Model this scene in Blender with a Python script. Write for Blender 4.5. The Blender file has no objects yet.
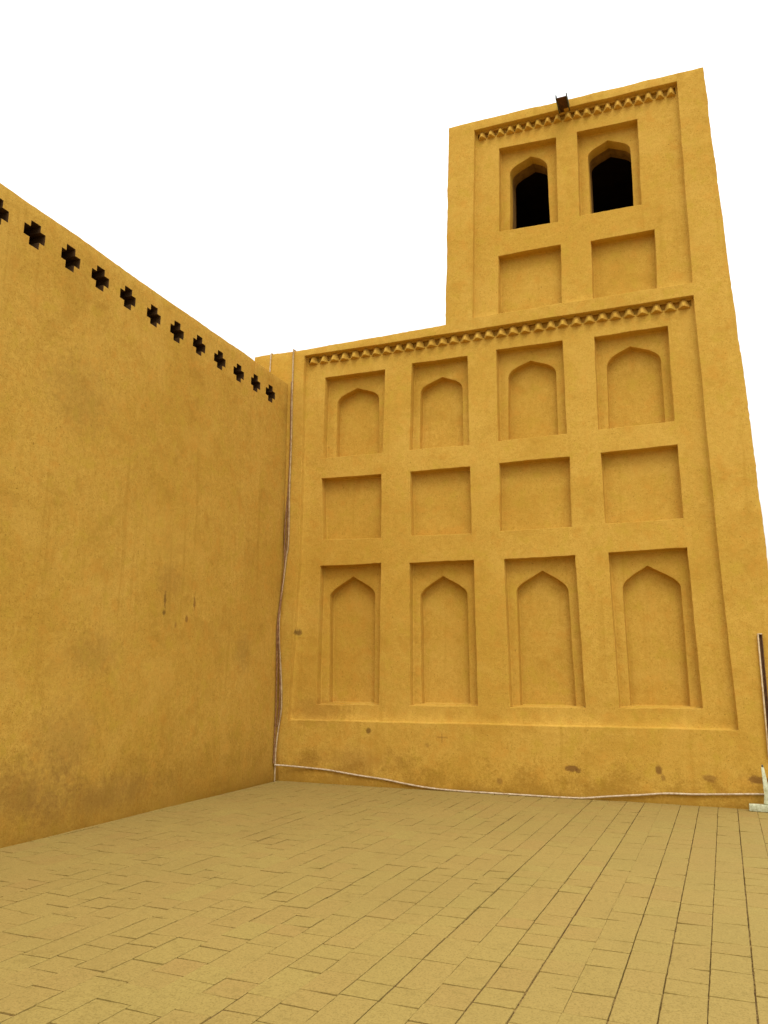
import bpy, bmesh, math, random
from mathutils import Vector, Matrix, noise
from mathutils.geometry import delaunay_2d_cdt
random.seed(7)
scene = bpy.context.scene
COL = scene.collection

# ------------------------------------------------------------------ materials
def new_mat(name):
    m = bpy.data.materials.new(name); m.use_nodes = True
    nt = m.node_tree; nt.nodes.clear()
    return m, nt

def nd(nt, typ, **kw):
    n = nt.nodes.new(typ)
    for k, v in kw.items(): setattr(n, k, v)
    return n

def mixc(nt, fac, a, b, blend='MIX'):
    n = nd(nt, 'ShaderNodeMix', data_type='RGBA', blend_type=blend)
    for sock, v in ((0, fac), (6, a), (7, b)):
        if hasattr(v, 'is_output'): nt.links.new(v, n.inputs[sock])
        elif isinstance(v, (int, float)): n.inputs[sock].default_value = v
        else: n.inputs[sock].default_value = (*v, 1)
    return n.outputs[2]

def fmath(nt, op, a, b=None, c=None, clamp=False):
    n = nd(nt, 'ShaderNodeMath', operation=op, use_clamp=clamp)
    for i, v in enumerate((a, b, c)):
        if v is None: continue
        if hasattr(v, 'is_output'): nt.links.new(v, n.inputs[i])
        else: n.inputs[i].default_value = v
    return n.outputs[0]

def noise_tex(nt, vec, scale, detail=4, rough=.55, dist=0.0):
    n = nd(nt, 'ShaderNodeTexNoise')
    n.inputs['Scale'].default_value = scale; n.inputs['Detail'].default_value = detail
    n.inputs['Roughness'].default_value = rough; n.inputs['Distortion'].default_value = dist
    nt.links.new(vec, n.inputs['Vector'])
    return n.outputs['Fac']

def smooth(nt, v, lo, hi, a=0.0, b=1.0):
    n = nd(nt, 'ShaderNodeMapRange', interpolation_type='SMOOTHSTEP')
    nt.links.new(v, n.inputs['Value'])
    for k, x in (('From Min', lo), ('From Max', hi), ('To Min', a), ('To Max', b)): n.inputs[k].default_value = x
    return n.outputs['Result']

def vscale(nt, vec, s):
    n = nd(nt, 'ShaderNodeVectorMath', operation='MULTIPLY'); nt.links.new(vec, n.inputs[0]); n.inputs[1].default_value = s
    return n.outputs[0]

def finish(nt, col, rough, height, bump=.5, dist=.01, spec=.2):
    b = nd(nt, 'ShaderNodeBsdfPrincipled')
    nt.links.new(col, b.inputs['Base Color']) if hasattr(col, 'is_output') else setattr(b.inputs['Base Color'], 'default_value', (*col, 1))
    b.inputs['Roughness'].default_value = rough
    b.inputs['Specular IOR Level'].default_value = spec
    if height is not None:
        bp = nd(nt, 'ShaderNodeBump'); bp.inputs['Strength'].default_value = bump; bp.inputs['Distance'].default_value = dist
        nt.links.new(height, bp.inputs['Height']); nt.links.new(bp.outputs[0], b.inputs['Normal'])
    o = nd(nt, 'ShaderNodeOutputMaterial'); nt.links.new(b.outputs[0], o.inputs[0])

def plaster(name, base, light, dark, stains=(), dirt_h=.5, seed=(0, 0, 0)):
    """mud-straw render: blotches, trowel sweeps, flecks of straw and grit, a few stains with a shape of their own"""
    m, nt = new_mat(name)
    g = nd(nt, 'ShaderNodeNewGeometry')
    off = nd(nt, 'ShaderNodeVectorMath', operation='ADD'); nt.links.new(g.outputs['Position'], off.inputs[0]); off.inputs[1].default_value = seed
    P = off.outputs[0]
    big = noise_tex(nt, P, .55, 5, .6, .3)
    mid = noise_tex(nt, P, 2.6, 6, .62, .4)
    sml = noise_tex(nt, P, 14, 5, .65)
    fine = noise_tex(nt, P, 70, 4, .7)
    grit = noise_tex(nt, P, 150, 2, .6)
    gr2 = noise_tex(nt, P, 33, 4, .75)
    c = mixc(nt, smooth(nt, big, .32, .68), base, light)
    c = mixc(nt, smooth(nt, mid, .52, .74, 0, .5), c, dark)
    c = mixc(nt, smooth(nt, mid, .28, .44, .5, 0), c, light)
    c = mixc(nt, smooth(nt, sml, .3, .72, .36, 0), c, dark)
    c = mixc(nt, smooth(nt, fine, .36, .48, .55, 0), c, dark)
    c = mixc(nt, smooth(nt, grit, .6, .75, 0, .35), c, tuple(min(1, x*1.25) for x in light))
    c = mixc(nt, smooth(nt, gr2, .31, .48, .6, 0), c, dark)
    c = mixc(nt, smooth(nt, gr2, .55, .73, 0, .36), c, light)
    hue = noise_tex(nt, P, 5.2, 3, .6)
    c = mixc(nt, smooth(nt, hue, .5, .72, 0, .5), c, tuple(x*y for x, y in zip(base, (1.04, .90, .9))))
    c = mixc(nt, smooth(nt, hue, .30, .48, .5, 0), c, tuple(x*y for x, y in zip(base, (.90, 1.0, .8))))
    pat = noise_tex(nt, P, 1.15, 4, .6, .6)
    c = mixc(nt, smooth(nt, pat, .54, .62, 0, .22), c, tuple(x*y for x, y in zip(light, (1.02, 1.03, 1.12))))
    c = mixc(nt, smooth(nt, pat, .34, .43, .22, 0), c, dark)
    # dark flecks
    fl = noise_tex(nt, vscale(nt, P, (1, 1, .8)), 48, 3, .7)
    c = mixc(nt, smooth(nt, fl, .64, .71, 0, .75), c, tuple(x*.45 for x in dark))
    # rain streaks running down
    st = noise_tex(nt, vscale(nt, P, (7, 7, .35)), 1.0, 5, .6)
    c = mixc(nt, smooth(nt, st, .56, .74, 0, .34), c, dark)
    # splash dirt above the paving, broken up by noise
    sx = nd(nt, 'ShaderNodeSeparateXYZ'); nt.links.new(g.outputs['Position'], sx.inputs[0])
    hz = fmath(nt, 'ADD', sx.outputs['Z'], fmath(nt, 'MULTIPLY', fmath(nt, 'SUBTRACT', mid, .5), 1.6))
    gh = fmath(nt, 'ADD', hz, fmath(nt, 'MULTIPLY', fmath(nt, 'SUBTRACT', gr2, .5), .9))
    c = mixc(nt, smooth(nt, gh, -.05, dirt_h, .58, 0), c, tuple(x*y for x, y in zip(dark, (.72, .66, .6))))
    # stains
    for (p, r, s, colr) in stains:
        d = nd(nt, 'ShaderNodeVectorMath', operation='SUBTRACT'); nt.links.new(g.outputs['Position'], d.inputs[0]); d.inputs[1].default_value = p
        e = nd(nt, 'ShaderNodeVectorMath', operation='DIVIDE'); nt.links.new(d.outputs[0], e.inputs[0]); e.inputs[1].default_value = r
        l = nd(nt, 'ShaderNodeVectorMath', operation='LENGTH'); nt.links.new(e.outputs[0], l.inputs[0])
        k = fmath(nt, 'ADD', l.outputs['Value'], fmath(nt, 'ADD', fmath(nt, 'MULTIPLY', fmath(nt, 'SUBTRACT', sml, .5), 1.5), fmath(nt, 'MULTIPLY', fmath(nt, 'SUBTRACT', mid, .5), 1.3)))
        c = mixc(nt, smooth(nt, k, *((.45, 1.0) if max(r[0] if p[1] > -.15 else r[1], r[2]) < .17 else (.2, 1.2)), s*.85, 0), c, colr)
    h = fmath(nt, 'ADD', fmath(nt, 'MULTIPLY', sml, .9), fmath(nt, 'MULTIPLY', fine, .42))
    h = fmath(nt, 'ADD', h, fmath(nt, 'MULTIPLY', mid, 1.6))
    h = fmath(nt, 'ADD', h, fmath(nt, 'MULTIPLY', grit, .16))
    finish(nt, c, .95, h, .5, .012, .12)
    return m

BASE, LIGHT, DARK = (.53, .311, .046), (.60, .37, .068), (.39, .21, .024)
BR = (.17, .075, .018)
tower_stains = [((1.84, -.1, 2.244), (.075, .3, .07), .85, (.10, .045, .012)), ((3.087, -.1, .778), (.055, .3, .055), .85, (.13, .06, .015)),
    ((6.03, -.1, .376), (.10, .3, .05), .95, BR), ((6.11, -.1, .36), (.05, .3, .04), .8, BR), ((7.132, -.1, .41), (.06, .3, .07), .9, BR), ((8.30, -.1, .345), (.16, .3, .06), .9, BR),
    ((7.74, -.1, .345), (.13, .3, .05), .6, BR), ((7.18, -.1, .32), (.04, .3, .07), .6, BR), ((4.0, -.1, .60), (.05, .3, .05), .4, BR), ((5.05, -.1, .17), (.06, .3, .06), .55, BR),
    ((4.222, -.1, .715), (.012, .3, .10), .4, BR), ((4.222, -.1, .725), (.10, .3, .014), .38, BR),
    ((2.9, -.1, .35), (.9, .3, .22), .35, (.26, .12, .025)), ((2.2, .1, 1.05), (.7, .4, .25), .35, (.28, .13, .026))]
wall_stains = [((1.571, -3.09, 2.50), (.3, .035, .13), .75, (.11, .055, .015)), ((1.571, -3.10, 2.34), (.3, .05, .06), .8, (.10, .05, .013)), ((1.571, -2.47, 2.50), (.3, .03, .14), .7, BR),
    ((1.571, -2.62, 2.30), (.3, .05, .07), .7, BR), ((1.571, -2.85, 2.2), (.3, .03, .06), .5, BR), ((1.571, -3.05, 2.75), (.3, .3, .30), .3, (.26, .13, .03)),
    ((1.571, -4.6, .9), (.3, .6, .5), .28, (.22, .115, .03)), ((1.571, -5.2, .45), (.3, .9, .35), .42, (.19, .095, .026)), ((1.571, -4.0, .3), (.3, 1.2, .2), .4, (.22, .115, .028)),
    ((1.571, -4.3, 1.8), (.3, .5, .3), .3, (.27, .15, .035)), ((1.571, -1.2, 1.9), (.3, .25, .35), .3, (.25, .15, .04)), ((1.571, -4.8, 4.6), (.3, .6, .5), .25, (.26, .16, .04))]
M_TOWER = plaster('mud_plaster_tower', BASE, LIGHT, DARK, tower_stains, .45)
M_WALL = plaster('mud_plaster_wall', tuple(x*.96 for x in BASE), tuple(x*.98 for x in LIGHT), tuple(x*.84 for x in DARK), wall_stains, 1.0, (13, 4, 7))

def simple(name, col, col2, scale, rough=.7, bump=.3, spec=.3, stretch=(1, 1, 1)):
    m, nt = new_mat(name)
    g = nd(nt, 'ShaderNodeNewGeometry'); P = vscale(nt, g.outputs['Position'], stretch)
    n1 = noise_tex(nt, P, scale, 5, .65)
    c = mixc(nt, smooth(nt, n1, .35, .68), col, col2)
    finish(nt, c, rough, n1, bump, .004, spec)
    return m
M_CROSS_SHADE = simple('cross_reveal_shade', (.075, .038, .014), (.045, .024, .01), 12, .9, .5, .1)  # shade inside the cross openings, put into a near-black colour
M_REVEAL_SHADE = simple('window_reveal_shade', (.27, .15, .04), (.18, .10, .028), 9, .95, .5, .1)  # darker tone paints the shade deep in the window reveals
M_PALE = simple('pale_cable_sheath', (.62, .50, .34), (.40, .28, .15), 22, .6)
M_TAN = simple('tan_cable_sheath', (.50, .37, .20), (.34, .22, .10), 18, .65)
M_BROWN = simple('brown_cable_sheath', (.17, .075, .028), (.30, .16, .06), 20, .7)
M_SPOUT = simple('weathered_spout_wood', (.11, .045, .016), (.055, .028, .014), 14, .8, .6, .2, (1, .15, 1))
M_TIN = simple('dull_tin_edge', (.10, .11, .085), (.05, .05, .04), 20, .6)
M_STAND = simple('chipped_pale_paint', (.60, .62, .42), (.36, .36, .20), 26, .55, .5)
M_CHAN = simple('dark_channel_inside', (.09, .04, .015), (.15, .07, .025), 18, .8)
M_CHANE = simple('pale_channel_lip', (.66, .52, .32), (.46, .32, .15), 18, .6)
M_EARTH = simple('dry_earth', (.33, .225, .095), (.26, .17, .07), 1.3, .95, .6, .1)

def paver_mat():
    m, nt = new_mat('clay_paver')
    g = nd(nt, 'ShaderNodeNewGeometry'); P = g.outputs['Position']
    a = nd(nt, 'ShaderNodeAttribute', attribute_name='tint'); t = a.outputs['Fac']
    big = noise_tex(nt, P, .7, 5, .6, .3); mid = noise_tex(nt, P, 7, 6, .65); fine = noise_tex(nt, P, 80, 4, .7); gr = noise_tex(nt, P, 190, 2, .6)
    c = mixc(nt, t, PAV[0], PAV[1])
    c = mixc(nt, smooth(nt, big, .35, .7, 0, .5), c, PAV[2])
    c = mixc(nt, smooth(nt, mid, .5, .78, 0, .45), c, PAV[3])
    c = mixc(nt, smooth(nt, fine, .36, .54, .75, 0), c, PAV[3])
    sm = noise_tex(nt, P, 28, 4, .7); c = mixc(nt, smooth(nt, sm, .5, .72, 0, .5), c, PAV[3]); c = mixc(nt, smooth(nt, sm, .28, .45, .4, 0), c, tuple(x*1.15 for x in PAV[0]))
    c = mixc(nt, smooth(nt, gr, .58, .72, 0, .4), c, tuple(x*1.3 for x in PAV[0]))
    h = fmath(nt, 'ADD', fmath(nt, 'MULTIPLY', mid, .7), fmath(nt, 'ADD', fmath(nt, 'MULTIPLY', fine, .5), fmath(nt, 'MULTIPLY', gr, .25)))
    finish(nt, c, .9, h, .5, .006, .15)
    return m
PAV = [(.335, .245, .066), (.335, .218, .063), (.285, .205, .056), (.215, .15, .037)]
M_PAVER = paver_mat()
def joint_mat():
    m, nt = new_mat('joint_sand')
    g = nd(nt, 'ShaderNodeNewGeometry'); P = g.outputs['Position']
    n1 = noise_tex(nt, P, 1.1, 4, .6); n2 = noise_tex(nt, P, 40, 3, .6)
    c = mixc(nt, smooth(nt, n1, .38, .62), (.085, .05, .016), (.26, .17, .055))
    c = mixc(nt, smooth(nt, n2, .4, .6), c, (.09, .05, .016))
    finish(nt, c, .95, n2, .5, .004, .1)
    return m
M_JOINT = joint_mat()

# ------------------------------------------------------------------ object helpers
def tag(o, label=None, cat=None, group=None, kind=None):
    for k, v in (('label', label), ('category', cat), ('group', group), ('kind', kind)):
        if v: o[k] = v
    return o

def empty(name, loc=(0, 0, 0)):
    o = bpy.data.objects.new(name, None); o.location = loc; o.empty_display_size = .3
    COL.objects.link(o); return o

def link(name, me, mats, parent=None, angle=38):
    o = bpy.data.objects.new(name, me); COL.objects.link(o)
    for m in (mats if isinstance(mats, (list, tuple)) else [mats]): me.materials.append(m)
    if parent is not None:
        o.parent = parent
        lo = Vector(parent.location)
        if parent.parent: lo = lo + Vector(parent.parent.location)
        if lo.length > 0: me.transform(Matrix.Translation(-lo))
    me.polygons.foreach_set('use_smooth', [True]*len(me.polygons))
    if angle: me.set_sharp_from_angle(angle=math.radians(angle))
    me.update()
    return o

def n3(x, y, z, s): return noise.noise(Vector((x*s, y*s, z*s)))

class MB:
    """vertices and faces collected into ONE mesh"""
    def __init__(s): s.v = []; s.f = []; s.mi = []
    def add(s, vs, fs, mi=0):
        b = len(s.v); s.v += [tuple(p) for p in vs]; s.f += [tuple(b+i for i in f) for f in fs]; s.mi += [mi]*len(fs)
        return b
    def ring(s, a, b, closed=True, mi=0):
        """quads between two equally long lists of vertex indices"""
        n = len(a)
        for i in range(n if closed else n-1):
            j = (i+1) % n; s.f.append((a[i], a[j], b[j], b[i])); s.mi.append(mi)
    def build(s, name, mats, parent=None, angle=38, normals=True):
        me = bpy.data.meshes.new(name); me.from_pydata(s.v, [], s.f); 
        me.polygons.foreach_set('material_index', s.mi)
        if normals:
            bm = bmesh.new(); bm.from_mesh(me); bmesh.ops.remove_doubles(bm, verts=bm.verts, dist=1e-5)
            bmesh.ops.recalc_face_normals(bm, faces=bm.faces); bm.to_mesh(me); bm.free()
        return link(name, me, mats, parent, angle)

# 2-D outline helpers; an outline is a closed counter-clockwise list of (u, v)
def area(l): return .5*sum(l[i-1][0]*l[i][1]-l[i][0]*l[i-1][1] for i in range(len(l)))
def subdiv(l, step):
    out = []
    for i in range(len(l)):
        a, b = l[i], l[(i+1) % len(l)]
        n = max(1, round(math.dist(a, b)/step))
        out += [(a[0]+(b[0]-a[0])*k/n, a[1]+(b[1]-a[1])*k/n) for k in range(n)]
    return out
def wob(l, amp=.004, seed=0):
    """hand-smoothed edges: coarse and fine wander"""
    out = []
    for u, v in l:
        du = n3(u, v, seed+.5, 2.3)*amp*1.5 + n3(u, v, seed+9.5, 14)*amp*.8
        dv = n3(u, v, seed+20.5, 2.3)*amp*1.5 + n3(u, v, seed+31.5, 14)*amp*.8
        out.append((u+du, v+dv))
    return out
def offset(l, d):
    """move a counter-clockwise outline outwards by d"""
    n = len(l); out = []
    for i in range(n):
        a, b, c = l[i-1], l[i], l[(i+1) % n]
        e1 = Vector((b[0]-a[0], b[1]-a[1])).normalized(); e2 = Vector((c[0]-b[0], c[1]-b[1])).normalized()
        n1 = Vector((e1.y, -e1.x)); n2 = Vector((e2.y, -e2.x)); m = (n1+n2)
        if m.length < 1e-6: m = n1
        m.normalize(); k = d/max(.5, m.dot(n1))
        out.append((b[0]+m.x*k, b[1]+m.y*k))
    return out
def inside(p, l):
    x, y = p; r = False; n = len(l); j = n-1
    for i in range(n):
        xi, yi = l[i]; xj, yj = l[j]
        if (yi > y) != (yj > y) and x < (xj-xi)*(y-yi)/(yj-yi)+xi: r = not r
        j = i
    return r
def sheet(outer, holes, grid=.25):
    """triangulated polygon with holes and inner points; returns 2-D verts and faces"""
    vs = []; es = []
    for l in [outer]+holes:
        b = len(vs); vs += [Vector(p) for p in l]; es += [(b+i, b+(i+1) % len(l)) for i in range(len(l))]
    us = [p[0] for p in outer]; ws = [p[1] for p in outer]
    if grid:
        u = min(us)+grid*.5
        while u < max(us):
            v = min(ws)+grid*.5
            while v < max(ws):
                p = (u+random.uniform(-.2, .2)*grid, v+random.uniform(-.2, .2)*grid)
                if inside(p, outer) and not any(inside(p, h) for h in holes): vs.append(Vector(p))
                v += grid
            u += grid
    V, E, F, *_ = delaunay_2d_cdt(vs, es, [], 0, 1e-6)
    fs = []
    for f in F:
        c = (sum(V[i].x for i in f)/len(f), sum(V[i].y for i in f)/len(f))
        if inside(c, outer) and not any(inside(c, h) for h in holes): fs.append(tuple(f))
    return [tuple(v) for v in V], fs

# surface frames: (u, v, depth into the wall) -> world, with a slow hand-plastered undulation
def und(u, v, s): return .011*n3(u, v, s, .55) + .007*n3(u, v, s+5, 1.7) + .0025*n3(u, v, s+11, 5)
def to_facade(u, v, d): return (u, d+und(u, v, 3.3), v)
XL = 1.571
def to_wall(u, v, d):
    skirt = 0
    if u > -3.2:   # a low swelling of plaster by the corner
        k = max(0, min(1, (u+3.2)/2.2)); hgt = .10+.14*k
        skirt = .028*k*max(0, 1-(v/hgt)**4) if 0 <= v < hgt else 0
    return (XL+skirt-d+und(u, v, 8.8)*.8 - .01*max(0, v-3)/3.4, u, v)

def put_sheet(mb, outer, holes, d, fr, grid=.25, mi=0):
    V, F = sheet(outer, holes, grid)
    mb.add([fr(u, v, d) for u, v in V], F, mi)
def put_rings(mb, rings, fr, mi=0):
    """rings: list of (outline, depth)"""
    prev = None
    for l, d in rings:
        b = mb.add([fr(u, v, d) for u, v in l], []); cur = list(range(b, b+len(l)))
        if prev: mb.ring(prev, cur, True, mi)
        prev = cur
RND = .007
def arris(l, d0, r=RND):
    """rounded outer edge round an opening: three rings from the face to the reveal"""
    return [(offset(l, r), d0), (offset(l, r*.3), d0+r*.3), (l, d0+r)]

# ------------------------------------------------------------------ the mud-brick tower
tower = tag(empty('mud_tower', (4.8, 0, 0)), 'tall tan mud-plastered tower building with rows of blind arched niches and two open windows', 'tower')
FR = -.1                                                  # face of the frame; the panel inside it lies at 0
Q = {  # corners TL TR BR BL of every recess on the panel
 'W1': [(5.255, 9.971), (6.166, 9.924), (6.143, 8.455), (5.218, 8.493)], 'W2': [(6.494, 9.932), (7.399, 9.911), (7.373, 8.473), (6.472, 8.484)],
 'S1': [(5.197, 8.069), (6.166, 8.07), (6.151, 7.104), (5.173, 7.094)], 'S2': [(6.621, 8.026), (7.534, 8.028), (7.514, 7.092), (6.605, 7.091)],
 'A1': [(2.208, 6.453), (3.28, 6.451), (3.241, 5.048), (2.194, 5.066)], 'A2': [(3.735, 6.49), (4.666, 6.477), (4.669, 5.033), (3.698, 5.051)],
 'A3': [(5.122, 6.506), (6.134, 6.501), (6.136, 5.052), (5.116, 5.046)], 'A4': [(6.593, 6.487), (7.616, 6.49), (7.614, 5.068), (6.583, 5.064)],
 'B1': [(2.171, 4.725), (3.231, 4.699), (3.225, 3.678), (2.22, 3.709)], 'B2': [(3.709, 4.70), (4.674, 4.691), (4.682, 3.659), (3.724, 3.68)],
 'B3': [(5.125, 4.701), (6.16, 4.704), (6.148, 3.666), (5.111, 3.675)], 'B4': [(6.604, 4.715), (7.636, 4.731), (7.645, 3.695), (6.616, 3.689)],
 'C1': [(2.189, 3.288), (3.229, 3.283), (3.204, 1.15), (2.163, 1.142)], 'C2': [(3.696, 3.261), (4.705, 3.265), (4.727, 1.164), (3.703, 1.145)],
 'C3': [(5.162, 3.252), (6.178, 3.255), (6.233, 1.165), (5.193, 1.159)], 'C4': [(6.634, 3.269), (7.661, 3.288), (7.709, 1.188), (6.675, 1.178)]}
AR = {  # apex, spring L, spring R, foot L, foot R
 'A1': [(2.745, 6.246), (2.38, 5.985), (3.127, 5.995), (2.383, 5.095), (3.146, 5.08)], 'A2': [(4.211, 6.232), (3.846, 5.995), (4.542, 5.985), (3.825, 5.08), (4.543, 5.07)],
 'A3': [(5.619, 6.307), (5.27, 6.04), (6.002, 6.03), (5.25, 5.08), (5.993, 5.08)], 'A4': [(7.088, 6.311), (6.737, 5.99), (7.494, 6.0), (6.719, 5.10), (7.494, 5.10)],
 'C1': [(2.709, 3.108), (2.314, 2.788), (3.087, 2.80), (2.326, 1.17), (3.083, 1.17)], 'C2': [(4.194, 3.059), (3.832, 2.742), (4.566, 2.755), (3.841, 1.175), (4.585, 1.18)],
 'C3': [(5.689, 3.078), (5.309, 2.77), (6.05, 2.757), (5.31, 1.18), (6.086, 1.18)], 'C4': [(7.137, 3.084), (6.789, 2.77), (7.547, 2.759), (6.809, 1.20), (7.56, 1.205)],
 'W1': [(5.734, 9.778), (5.395, 9.535), (5.994, 9.515), (5.368, 8.53), (6.003, 8.51)], 'W2': [(6.939, 9.751), (6.627, 9.52), (7.264, 9.49), (6.623, 8.52), (7.256, 8.51)]}
D1, D2 = .155, .14
AR = {k: [(x+.035*(x-7.76)/11.4, z+.035*(z-1.6)/11.4 if i < 3 else z) for i, (x, z) in enumerate(v)] for k, v in AR.items()}

def bez(p0, p1, p2, n):
    return [tuple((1-t)**2*a+2*t*(1-t)*b+t*t*c for a, b, c in zip(p0, p1, p2)) for t in [i/n for i in range(n)]]
def arch_outline(key):
    ap, sl, sr, fl, fr_ = AR[key]
    k1, k2, sg = {'A': (.62, .55, .42), 'C': (.40, .50, .64), 'W': (.55, .50, .52)}[key[0]]
    def half(p):   # from spring to apex: a tight shoulder, then nearly straight
        h = ap[1]-p[1]; w = ap[0]-p[0]
        P = [p, (p[0], p[1]+h*k1), (ap[0]-w*k2, ap[1]-abs(w)*k2*sg), ap]
        return [tuple((1-t)**3*a+3*t*(1-t)**2*b+3*t*t*(1-t)*c+t**3*e for a, b, c, e in zip(*P)) for t in [i/20 for i in range(20)]]
    L = half(sl); Rr = half(sr)
    pts = subdiv([fl, fr_], .06)[:max(2, round(math.dist(fl, fr_)/.06))]
    n = max(2, round(math.dist(fr_, sr)/.07)); pts += [(fr_[0]+(sr[0]-fr_[0])*i/n, fr_[1]+(sr[1]-fr_[1])*i/n) for i in range(n)]
    pts += Rr + [ap] + L[::-1]
    n = max(2, round(math.dist(sl, fl)/.07)); pts += [(sl[0]+(fl[0]-sl[0])*i/n, sl[1]+(fl[1]-sl[1])*i/n) for i in range(1, n)]
    return wob(pts, .0035, 40)

holes = {}
for k, q in Q.items():
    l = [q[3], q[2], q[1], q[0]]                     # counter-clockwise
    holes[k] = wob(subdiv(l, .045), .0058, 3)

names = {'W': ('window', 'open arched window through the wall, dark inside'), 'S': ('square_niche', None), 'B': ('square_niche', None), 'A': ('arched_niche', None), 'C': ('arched_niche', None)}
for k, l in holes.items():
    nm, lab = names[k[0]]
    mb = MB()
    rings = arris(l, 0)+[(l, D1*.6), (offset(l, -.003), D1-.014), (offset(l, -.016), D1)]
    put_rings(mb, rings, to_facade)
    inner = rings[-1][0]
    if k in AR:
        a = arch_outline(k)
        ar = arris(a, D1, .007)
        put_sheet(mb, inner, [ar[0][0]], D1, to_facade, .14)
        if k[0] == 'W':
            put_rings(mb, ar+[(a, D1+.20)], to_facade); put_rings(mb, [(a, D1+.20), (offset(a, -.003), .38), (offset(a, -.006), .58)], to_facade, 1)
        else:
            put_rings(mb, ar+[(a, D1+D2*.6), (offset(a, -.003), D1+D2-.012), (offset(a, -.014), D1+D2)], to_facade)
            put_sheet(mb, offset(a, -.014), [], D1+D2, to_facade, .14)
    else:
        put_sheet(mb, inner, [], D1, to_facade, .14)
    o = mb.build(nm, [M_TOWER, M_REVEAL_SHADE] if k[0] == 'W' else M_TOWER, tower)
    if lab: o['label'] = lab

# panels inside the frame
low = wob(subdiv([(1.723, .905), (8.111, .935), (8.043, 3.115), (7.986, 6.848), (1.858, 6.858), (1.857, 3.385), (1.80, 2.2)], .09), .004, 11)
upp = wob(subdiv([(4.786, 7.05), (7.988, 7.05), (7.993, 10.307), (4.871, 10.345)], .09), .004, 12)
mb = MB()
def slot_outline(x0, x1, zb0, zb1, zt0, zt1):
    return wob(subdiv([(x0, zb0+.03), (x1, zb1+.03), (x1, zt0*0+zt1-.012), (x0, zt0-.012)], .06), .003, 61)
SLOT_LOW = slot_outline(1.89, 7.955, 6.712, 6.706, 6.856, 6.846)
SLOT_UPP = slot_outline(4.90, 7.965, 10.195, 10.145, 10.335, 10.30)
def panel(outline, keys, slot):
    rings = arris(outline, FR, .008)+[(outline, -.02), (offset(outline, -.006), -.006), (offset(outline, -.016), 0)]
    put_rings(mb, rings, to_facade)
    put_sheet(mb, rings[-1][0], [offset(holes[k], RND) for k in keys]+[slot], 0, to_facade, .22)
    return rings[0][0]
hl = panel(low, [k for k in Q if k[0] in 'ABC'], SLOT_LOW)
hu = panel(upp, [k for k in Q if k[0] in 'WS'], SLOT_UPP)
mb.build('recessed_panel', M_TOWER, tower)

# the frame with the flanks, back and flat roofs: one shell, hollow inside
outl = [(.90, -.05), (8.735, -.05), (8.616, 3.061), (8.545, 5.512), (8.485, 6.838), (8.372, 10.444), (4.434, 10.522), (4.341, 7.016), (1.659, 6.98), (.877, 6.986)]
out = wob(subdiv(outl, .055), .009, 14)
mb = MB()
ro = offset(out, -.02)
put_sheet(mb, ro, [hl, hu], FR, to_facade, .22)
put_rings(mb, [(ro, FR), (offset(out, -.006), FR+.006), (out, FR+.02), (out, .8), (out, 2.4), (out, 4.0)], to_facade)
put_sheet(mb, out, [], 4.0, to_facade, .6)
mb.build('wall', M_TOWER, tower)

# the chamber behind the two windows; its darkness is painted into the surface colour
M_CHAMBER_SHADE = simple('chamber_shade_dark', (.05, .03, .012), (.035, .02, .01), 3, .95, .3, .05)
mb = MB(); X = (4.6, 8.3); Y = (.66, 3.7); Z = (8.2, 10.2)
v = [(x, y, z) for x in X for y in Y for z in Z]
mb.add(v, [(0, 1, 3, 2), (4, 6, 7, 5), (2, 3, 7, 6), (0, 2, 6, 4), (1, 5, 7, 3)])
mb.build('chamber', M_CHAMBER_SHADE, tower, normals=False)

# dog-tooth cornices
def cornice(slot, x0, x1, zb0, zb1, zt0, zt1, n, lab):
    bandm = MB()
    put_rings(bandm, [(slot, 0), (slot, .03), (slot, .055)], to_facade); put_sheet(bandm, slot, [], .055, to_facade, .3)
    band = bandm.build('cornice', M_TOWER, tower); band['label'] = lab
    def bz(x): t = (x-x0)/(x1-x0); return zb0+(zb1-zb0)*t, zt0+(zt1-zt0)*t
    p = (x1-x0)/n
    for i in range(n):
        xc = x0+p*(i+.5)+random.uniform(-.007, .007); a, b = bz(xc); a += random.uniform(-.007, .007); h = (b-a)-.006
        w = p*random.uniform(.475, .505); pr = random.uniform(.088, .102); sk = random.uniform(-.010, .010); tw = p*random.uniform(.20, .26)
        bm = bmesh.new()
        P = [(-w, .004, a), (w, .004, a), (sk+.012, -pr, a+.006), (sk-.012, -pr, a+.006), (sk-tw, .0, a+h), (sk+tw, .0, a+h), (sk+.012, -pr*.74, a+h*.5), (sk-.012, -pr*.74, a+h*.5), (sk+.010, -pr*.30, a+h), (sk-.010, -pr*.30, a+h), (-w*.8, .1, a+.03), (w*.8, .1, a+.03), (sk-tw, .1, a+h), (sk+tw, .1, a+h)]
        V = [bm.verts.new(to_facade(xc+x, z, y)) for x, y, z in P]
        for f in ((0, 1, 2, 3), (0, 3, 7, 4), (7, 9, 4), (3, 2, 6, 7), (2, 1, 5, 6), (6, 5, 8), (7, 6, 8, 9), (9, 8, 5, 4), (0, 4, 12, 10), (5, 1, 11, 13)): bm.faces.new([V[q] for q in f])
        bmesh.ops.recalc_face_normals(bm, faces=bm.faces)
        if sum(f.normal.y*f.calc_area() for f in bm.faces) > 0: bmesh.ops.reverse_faces(bm, faces=bm.faces)
        bmesh.ops.bevel(bm, geom=[e for e in bm.edges if not e.is_boundary], offset=.011, segments=2, profile=.5, affect='EDGES')
        me = bpy.data.meshes.new('tooth'); bm.to_mesh(me); bm.free()
        o = link('tooth', me, M_TOWER, None, 50); o.parent = band
        me.transform(Matrix.Translation((-4.8, 0, 0)))
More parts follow.
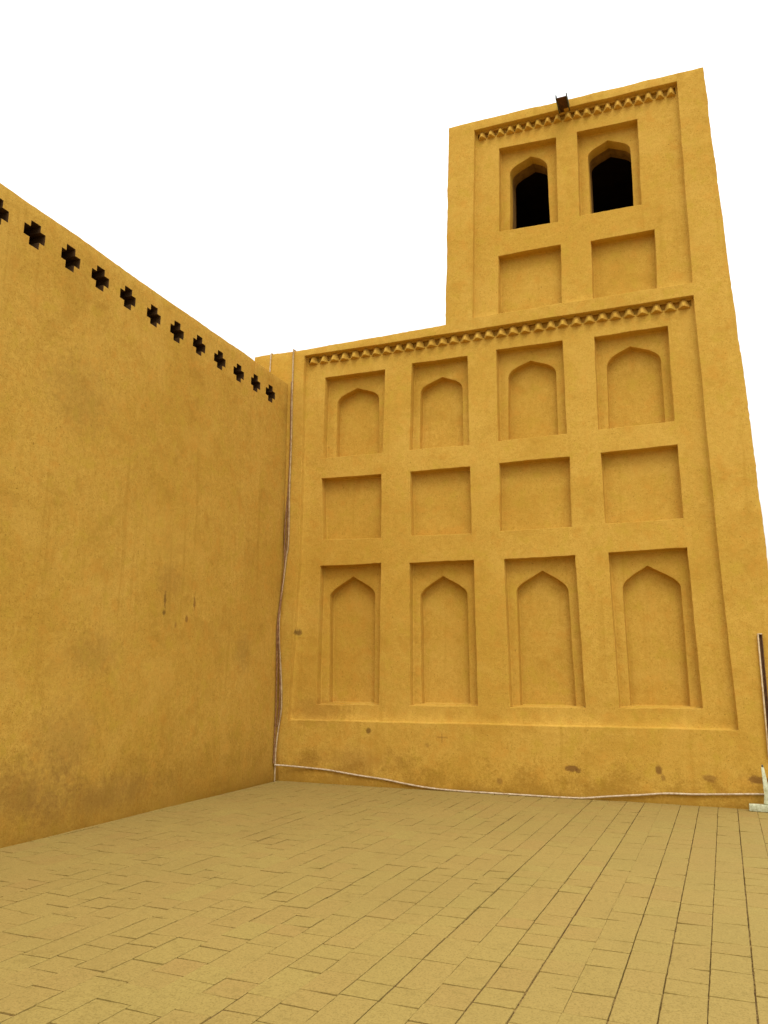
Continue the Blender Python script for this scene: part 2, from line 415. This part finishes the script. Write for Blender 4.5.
cornice(SLOT_LOW, 1.895, 7.955, 6.712, 6.706, 6.856, 6.846, 32, 'long dog-tooth cornice under the lower roof edge')
cornice(SLOT_UPP, 4.905, 7.965, 10.195, 10.145, 10.335, 10.30, 20, 'short dog-tooth cornice at the top of the tower')

# water spout of the roof: an open trough of boards
mb = MB()
def box(mb, x0, x1, y0, y1, z0, z1, mi=0):
    v = [(x, y, z) for x in (x0, x1) for y in (y0, y1) for z in (z0, z1)]
    mb.add(v, [(0, 1, 3, 2), (4, 6, 7, 5), (0, 4, 5, 1), (2, 3, 7, 6), (0, 2, 6, 4), (1, 5, 7, 3)], mi)
def bevel_build(mb, name, mats, parent, off=.004):
    me = bpy.data.meshes.new(name); me.from_pydata(mb.v, [], mb.f); me.polygons.foreach_set('material_index', mb.mi)
    bm = bmesh.new(); bm.from_mesh(me); bmesh.ops.recalc_face_normals(bm, faces=bm.faces)
    bmesh.ops.bevel(bm, geom=bm.edges[:], offset=off, segments=2, profile=.5, affect='EDGES'); bm.to_mesh(me); bm.free()
    return link(name, me, mats, parent, 50)
box(mb, 6.256, 6.390, -.35, .05, 10.328, 10.348)
sp = bevel_build(mb, 'waterspout', M_SPOUT, tower, .003); sp['label'] = 'dark wooden water spout jutting from the roof edge'
for x in (6.235, 6.392):
    mb = MB(); box(mb, x, x+.019, -.36, .05, 10.325, 10.395)
    o = bevel_build(mb, 'side_board', M_TIN, None, .003); o.parent = sp; o.data.transform(Matrix.Translation((-4.8, 0, 0)))

# ------------------------------------------------------------------ perforated wall on the left
wall = tag(empty('parapet_wall', (1.2, -6, 0)), 'long tan mud-plastered wall with a row of cross-shaped holes below its top edge', 'wall')
cy = [-.673, -1.147, -1.639, -2.145, -2.662, -3.163, -3.648, -4.146, -4.64, -5.12, -5.627, -6.115]
cz = [6.033, 6.037, 6.026, 6.035, 6.054, 6.045, 6.054, 6.072, 6.084, 6.089, 6.091, 6.095]
while cy[-1] > -13: cy.append(cy[-1]-.492); cz.append(6.095)
TOP = lambda u: 6.40+.006*n3(u, 0, 0, 1.5)
wholes = []
for y, z in zip(cy, cz):
    s = [random.uniform(.94, 1.06) for _ in range(4)]; a = .060; b = .136; c = .130
    pts = [(-a, -c*s[0]), (a, -c*s[0]), (a, -a*.92), (b*s[1], -a*.92), (b*s[1], a*.92), (a, a*.92), (a, c*s[2]), (-a, c*s[2]), (-a, a*.92), (-b*s[3], a*.92), (-b*s[3], -a*.92), (-a, -a*.92)]
    wholes.append(wob([(y+u, z+v) for u, v in subdiv(pts, .045)], .0035, 25))
wo = wob(subdiv([(-14, -.05), (-.06, -.05), (-.06, 6.40), (-14, 6.40)], .06), .008, 17)
mb = MB()
put_sheet(mb, offset(wo, -.018), [offset(h, .006) for h in wholes], 0, to_wall, .2)
put_rings(mb, [(offset(wo, -.018), 0), (offset(wo, -.005), .005), (wo, .018), (wo, .3), (wo, .66)], to_wall)
put_sheet(mb, wo, [], .66, to_wall, .6)
wm = mb.build('wall', M_WALL, wall)
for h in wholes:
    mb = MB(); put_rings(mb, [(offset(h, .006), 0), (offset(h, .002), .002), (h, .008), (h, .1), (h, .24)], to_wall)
    mb.build('cross_opening', M_CROSS_SHADE, wall)

# ------------------------------------------------------------------ ground and paving
mb = MB(); N = 24; S = 300
mb.add([(-S+2*S*i/N, -S+2*S*j/N, -.06) for i in range(N+1) for j in range(N+1)], [(i*(N+1)+j, (i+1)*(N+1)+j, (i+1)*(N+1)+j+1, i*(N+1)+j+1) for i in range(N) for j in range(N)])
tag(mb.build('ground', M_EARTH), kind='structure')

mb = MB(); tints = []
ang = math.atan(.0215)
ca, sa = math.cos(ang), math.sin(ang)
def pw(s, t):      # s along a row (towards the tower), t across
    return (8.028+t*ca+s*sa, s*ca-t*sa)
def add_paver(s0, s1, t0, t1):
    dz = random.gauss(0, .0009); tx, ty = random.gauss(0, .0009), random.gauss(0, .0016)
    ch = random.uniform(.002, .0035); sm, tm = (s0+s1)/2, (t0+t1)/2
    def P(s, t, z):
        x, y = pw(s, t); return (x, y, z+dz+tx*(s-sm)/.2+ty*(t-tm)/.1+.006*n3(x, y, 0, .5))
    e = subdiv([(s0, t0), (s1, t0), (s1, t1), (s0, t1)], .07); sd = random.random()*50
    c = [(u+n3(u, v, sd, 17)*.003, v+n3(u, v, sd+7, 17)*.003) for u, v in e]
    k = offset(c, -ch); n = len(c)
    vs = [P(s, t, 0) for s, t in k]+[P(s, t, -.0022) for s, t in c]+[P(s, t, -.025) for s, t in c]
    fs = [tuple(range(n))]+[(n+i, n+(i+1) % n, (i+1) % n, i) for i in range(n)]+[(2*n+i, 2*n+(i+1) % n, n+(i+1) % n, n+i) for i in range(n)]
    mb.add(vs, fs); tints.extend([max(0, min(1, random.gauss(.45, .22)))]*len(fs))
PITCH = .2172
for r in range(-32, 22):
    t0 = r*PITCH+random.uniform(-.003, .003); t1 = t0+PITCH-random.choice((.0042, .005, .0055, .006, .0065))
    s = -12.6+random.uniform(0, .4)
    while s < .1:
        L = random.choices((.213, .30, .425), (8, 2, 3.2))[0]+random.uniform(-.012, .012)
        g = random.choices((.003, .008, .012, .015), (2, 3, 4, 2))[0]
        if s+L/2 > -12.5: add_paver(s, s+L-g, t0, t1)
        s += L
me = bpy.data.meshes.new('paving'); me.from_pydata(mb.v, [], mb.f)
at = me.attributes.new('tint', 'FLOAT', 'FACE'); at.data.foreach_set('value', tints)
pav = link('paving', me, M_PAVER, None, 25); tag(pav, kind='structure')
mb = MB(); nx, ny = 220, 240
x0, x1, y0, y1 = 1.0, 12.8, -12.8, -.02
def jz(x, y): return .006*n3(x, y, 0, .5)+min(-.0072, -.0105+.006*n3(x, y, 4, 1.2)+.008*n3(x, y, 9, 4.5)+.003*max(0, min(1, (4.4-x)/1.5)))
mb.add([(x0+(x1-x0)*i/nx, y0+(y1-y0)*j/ny, jz(x0+(x1-x0)*i/nx, y0+(y1-y0)*j/ny)) for i in range(nx+1) for j in range(ny+1)],
       [(i*(ny+1)+j, (i+1)*(ny+1)+j, (i+1)*(ny+1)+j+1, i*(ny+1)+j+1) for i in range(nx) for j in range(ny)])
tag(mb.build('joint_sand', M_JOINT), kind='structure')

# ------------------------------------------------------------------ cables
def catmull(P, n=6):
    P = [Vector(p) for p in P]; Q_ = [P[0]]+P+[P[-1]]; out_ = []
    for i in range(1, len(Q_)-2):
        a, b, c, d = Q_[i-1:i+3]
        for k in range(n):
            t = k/n; out_.append(.5*((2*b)+(c-a)*t+(2*a-5*b+4*c-d)*t*t+(3*b-a-3*c+d)*t**3))
    return out_+[P[-1]]
def tube(name, P, r, m, n=6, parent=None, sides=8):
    L = catmull(P, n); mb = MB(); prev = None
    for i, p in enumerate(L):
        t = (L[min(i+1, len(L)-1)]-L[max(i-1, 0)]).normalized()
        a = t.cross(Vector((.3, .9, .2))).normalized() if abs(t.y) < .9 else t.cross(Vector((0, 0, 1))).normalized()
        b = t.cross(a); rr = r*(1+.12*n3(p.x, p.y, p.z, 6))
        base = mb.add([p+(a*math.cos(q)+b*math.sin(q))*rr for q in [2*math.pi*k/sides for k in range(sides)]], [])
        cur = list(range(base, base+sides))
        if prev: mb.ring(prev, cur)
        else: mb.f.append(tuple(cur)); mb.mi.append(0)
        prev = cur
    mb.f.append(tuple(prev)); mb.mi.append(0)
    return mb.build(name, m, parent, 60)
pale = [(1.652, .5, 6.998), (1.654, .05, 6.995), (1.656, -.098, 6.992), (1.658, -.122, 6.94), (1.657, -.122, 6.45), (1.658, -.125, 6.09), (1.668, -.125, 5.41), (1.662, -.125, 4.81), (1.661, -.125, 4.48), (1.669, -.125, 4.09), (1.672, -.13, 3.64),
        (1.643, -.13, 3.45), (1.616, -.135, 3.14), (1.597, -.177, 2.76), (1.597, -.218, 2.29), (1.597, -.15, 1.833), (1.622, -.13, 1.444), (1.634, -.13, 1.066), (1.6, -.134, .796), (1.605, -.21, .49), (1.607, -.222, .25), (1.606, -.222, .004)]
tag(tube('cable', pale, .0125, M_TAN), 'thin pale cable running from the roof edge down the corner to the paving', 'cable')
brown = [(1.640, -.120, 6.42), (1.641, -.119, 5.9), (1.650, -.12, 5.4), (1.644, -.12, 4.85), (1.630, -.125, 4.43), (1.600, -.129, 3.93), (1.602, -.125, 3.55), (1.606, -.125, 3.2), (1.594, -.19, 2.76), (1.592, -.262, 2.287), (1.594, -.24, 1.69), (1.594, -.23, 1.1), (1.594, -.24, .52), (1.594, -.25, .27)]
tag(tube('cable', brown, .012, M_BROWN), 'dark brown cable hanging in the corner beside the thin pale cable', 'cable')
brown2 = [(1.652, -.118, 4.42), (1.64, -.118, 4.09), (1.63, -.12, 3.64), (1.612, -.13, 3.3), (1.603, -.16, 2.9), (1.594, -.225, 2.3), (1.60, -.185, 1.83), (1.612, -.155, 1.4), (1.61, -.16, 1.05), (1.594, -.185, .8)]
tag(tube('cable', brown2, .011, M_BROWN), 'reddish brown cable slack between the two other cables of the corner', 'cable')
flr = [(1.606, -.245, .245), (1.75, -.17, .236), (2.1, -.122, .216), (2.47, -.12, .196), (2.9, -.12, .150), (3.337, -.12, .112), (3.7, -.122, .064), (4.04, -.128, .030), (4.4, -.135, .016), (4.77, -.14, .013), (5.3, -.14, .013), (5.85, -.138, .012), (6.17, -.135, .020),
       (6.5, -.125, .058), (6.88, -.12, .096), (7.2, -.12, .132), (7.55, -.12, .142), (7.95, -.12, .166), (8.337, -.12, .188), (8.9, -.125, .2), (9.3, -.1, .19)]
tag(tube('cable', flr, .0125, M_PALE, 7), 'pale cable strung along the foot of the tower, sagging onto the paving', 'cable')
cd = [(1.222, .5, 6.999), (1.222, .02, 6.997), (1.222, -.096, 6.995), (1.221, -.12, 6.95), (1.214, -.118, 6.75), (1.206, -.118, 6.5), (1.20, -.118, 6.2)]
tag(tube('cable', cd, .011, M_PALE), 'short pale cord hanging over the roof edge behind the wall with cross holes', 'cable')

# ------------------------------------------------------------------ cable channel and stand at the right
ch = tag(empty('cable_channel', (8.45, -.1, 0)), 'narrow upright channel with a pale edge and dark inside on the tower wall', 'channel')
mb = MB(); box(mb, 8.434, 8.462, -.112, -.095, .62, 2.112); bevel_build(mb, 'back_strip', M_CHAN, ch, .002)
for nm, (xa, xb), mt in (('side_lip', (8.416, 8.4335), M_CHANE), ('side_lip', (8.4625, 8.474), M_CHAN)):
    mb = MB(); box(mb, xa, xb, -.142, -.094, .62, 2.115); bevel_build(mb, nm, mt, ch, .003)
mb = MB(); box(mb, 8.416, 8.474, -.142, -.094, 2.1155, 2.130); bevel_build(mb, 'end_cap', M_CHANE, ch, .003)

st = tag(empty('floor_stand', (8.35, -.2, 0)), 'chipped pale greenish stand with a tapered upright on a flat foot', 'stand')
mb = MB(); mb.add([(8.150, -.285, .004), (8.62, -.30, .004), (8.62, -.20, .004), (8.150, -.185, .004), (8.155, -.28, .083), (8.62, -.295, .086), (8.62, -.205, .086), (8.155, -.19, .083)],
    [(0, 1, 2, 3), (4, 7, 6, 5), (0, 4, 5, 1), (1, 5, 6, 2), (2, 6, 7, 3), (3, 7, 4, 0)])
bevel_build(mb, 'foot', M_STAND, st, .006)
mb = MB(); mb.add([(8.318, -.262, .087), (8.50, -.262, .087), (8.50, -.225, .087), (8.318, -.225, .087), (8.33, -.258, .20), (8.40, -.258, .20), (8.40, -.228, .20), (8.33, -.228, .20),
                   (8.322, -.254, .515), (8.352, -.254, .515), (8.352, -.23, .515), (8.322, -.23, .515)],
    [(0, 3, 2, 1), (8, 9, 10, 11)]+[(a+i, a+(i+1) % 4, a+4+(i+1) % 4, a+4+i) for a in (0, 4) for i in range(4)])
bevel_build(mb, 'upright', M_STAND, st, .005)
mb = MB(); box(mb, 8.328, 8.346, -.25, -.234, .5155, .545); bevel_build(mb, 'bolt', M_TIN, st, .003)

# ------------------------------------------------------------------ light, sky, camera
SUN_EL, SUN_AZ = math.radians(54), math.radians(152)      # azimuth clockwise from +Y (the tower's side)
d = Vector((math.sin(SUN_AZ)*math.cos(SUN_EL), math.cos(SUN_AZ)*math.cos(SUN_EL), math.sin(SUN_EL)))
sl = bpy.data.lights.new('sun', 'SUN'); sl.energy = .85; sl.angle = math.radians(22); sl.color = (1, .955, .87)
so = bpy.data.objects.new('sun', sl); COL.objects.link(so); so.rotation_euler = d.to_track_quat('Z', 'Y').to_euler(); so.location = (12, -12, 25)
w = bpy.data.worlds.new('World'); scene.world = w; w.use_nodes = True; nt = w.node_tree; nt.nodes.clear()
sky = nd(nt, 'ShaderNodeTexSky', sky_type='NISHITA'); sky.sun_disc = False; sky.sun_elevation = SUN_EL; sky.sun_rotation = SUN_AZ; sky.dust_density = 6; sky.air_density = 1.0; sky.ozone_density = 1
hs = nd(nt, 'ShaderNodeHueSaturation'); hs.inputs['Saturation'].default_value = .12; nt.links.new(sky.outputs[0], hs.inputs['Color'])
cloud = nd(nt, 'ShaderNodeMix', data_type='RGBA'); cloud.inputs[0].default_value = .8; nt.links.new(hs.outputs[0], cloud.inputs[6]); tc = nd(nt, 'ShaderNodeTexCoord'); sz = nd(nt, 'ShaderNodeSeparateXYZ'); nt.links.new(tc.outputs['Generated'], sz.inputs[0])
up = fmath(nt, 'MULTIPLY_ADD', fmath(nt, 'MAXIMUM', sz.outputs['Z'], 0.0), 2.0, 1.0)      # an overcast sky is three times as bright overhead as at the horizon
cc = nd(nt, 'ShaderNodeVectorMath', operation='SCALE'); cc.inputs[0].default_value = (6.6, 6.68, 6.75); nt.links.new(up, cc.inputs['Scale']); nt.links.new(cc.outputs[0], cloud.inputs[7])
bg = nd(nt, 'ShaderNodeBackground'); bg.inputs['Strength'].default_value = .12; nt.links.new(cloud.outputs[2], bg.inputs[0])
ow = nd(nt, 'ShaderNodeOutputWorld'); nt.links.new(bg.outputs[0], ow.inputs[0])

cam = bpy.data.cameras.new('camera'); co = bpy.data.objects.new('camera', cam); COL.objects.link(co); scene.camera = co
cam.sensor_fit = 'VERTICAL'; cam.sensor_height = 24; cam.lens = 792.508*24/1024; cam.clip_start = .05; cam.clip_end = 2000
yaw, pit, rol = math.radians(21.66066), math.radians(11.57353), math.radians(.28682)
f = Vector((-math.sin(yaw)*math.cos(pit), math.cos(yaw)*math.cos(pit), math.sin(pit))); r = Vector((math.cos(yaw), math.sin(yaw), 0)); u = r.cross(f)
rr, uu = r*math.cos(rol)+u*math.sin(rol), u*math.cos(rol)-r*math.sin(rol)
co.matrix_world = Matrix(((rr.x, uu.x, -f.x, 7.75967), (rr.y, uu.y, -f.y, -11.28848), (rr.z, uu.z, -f.z, 1.6), (0, 0, 0, 1)))

scene.view_settings.view_transform = 'Standard'; scene.view_settings.look = 'None'; scene.view_settings.gamma = 1; scene.view_settings.exposure = .17
scene.cycles.max_bounces = 8; scene.cycles.diffuse_bounces = 5
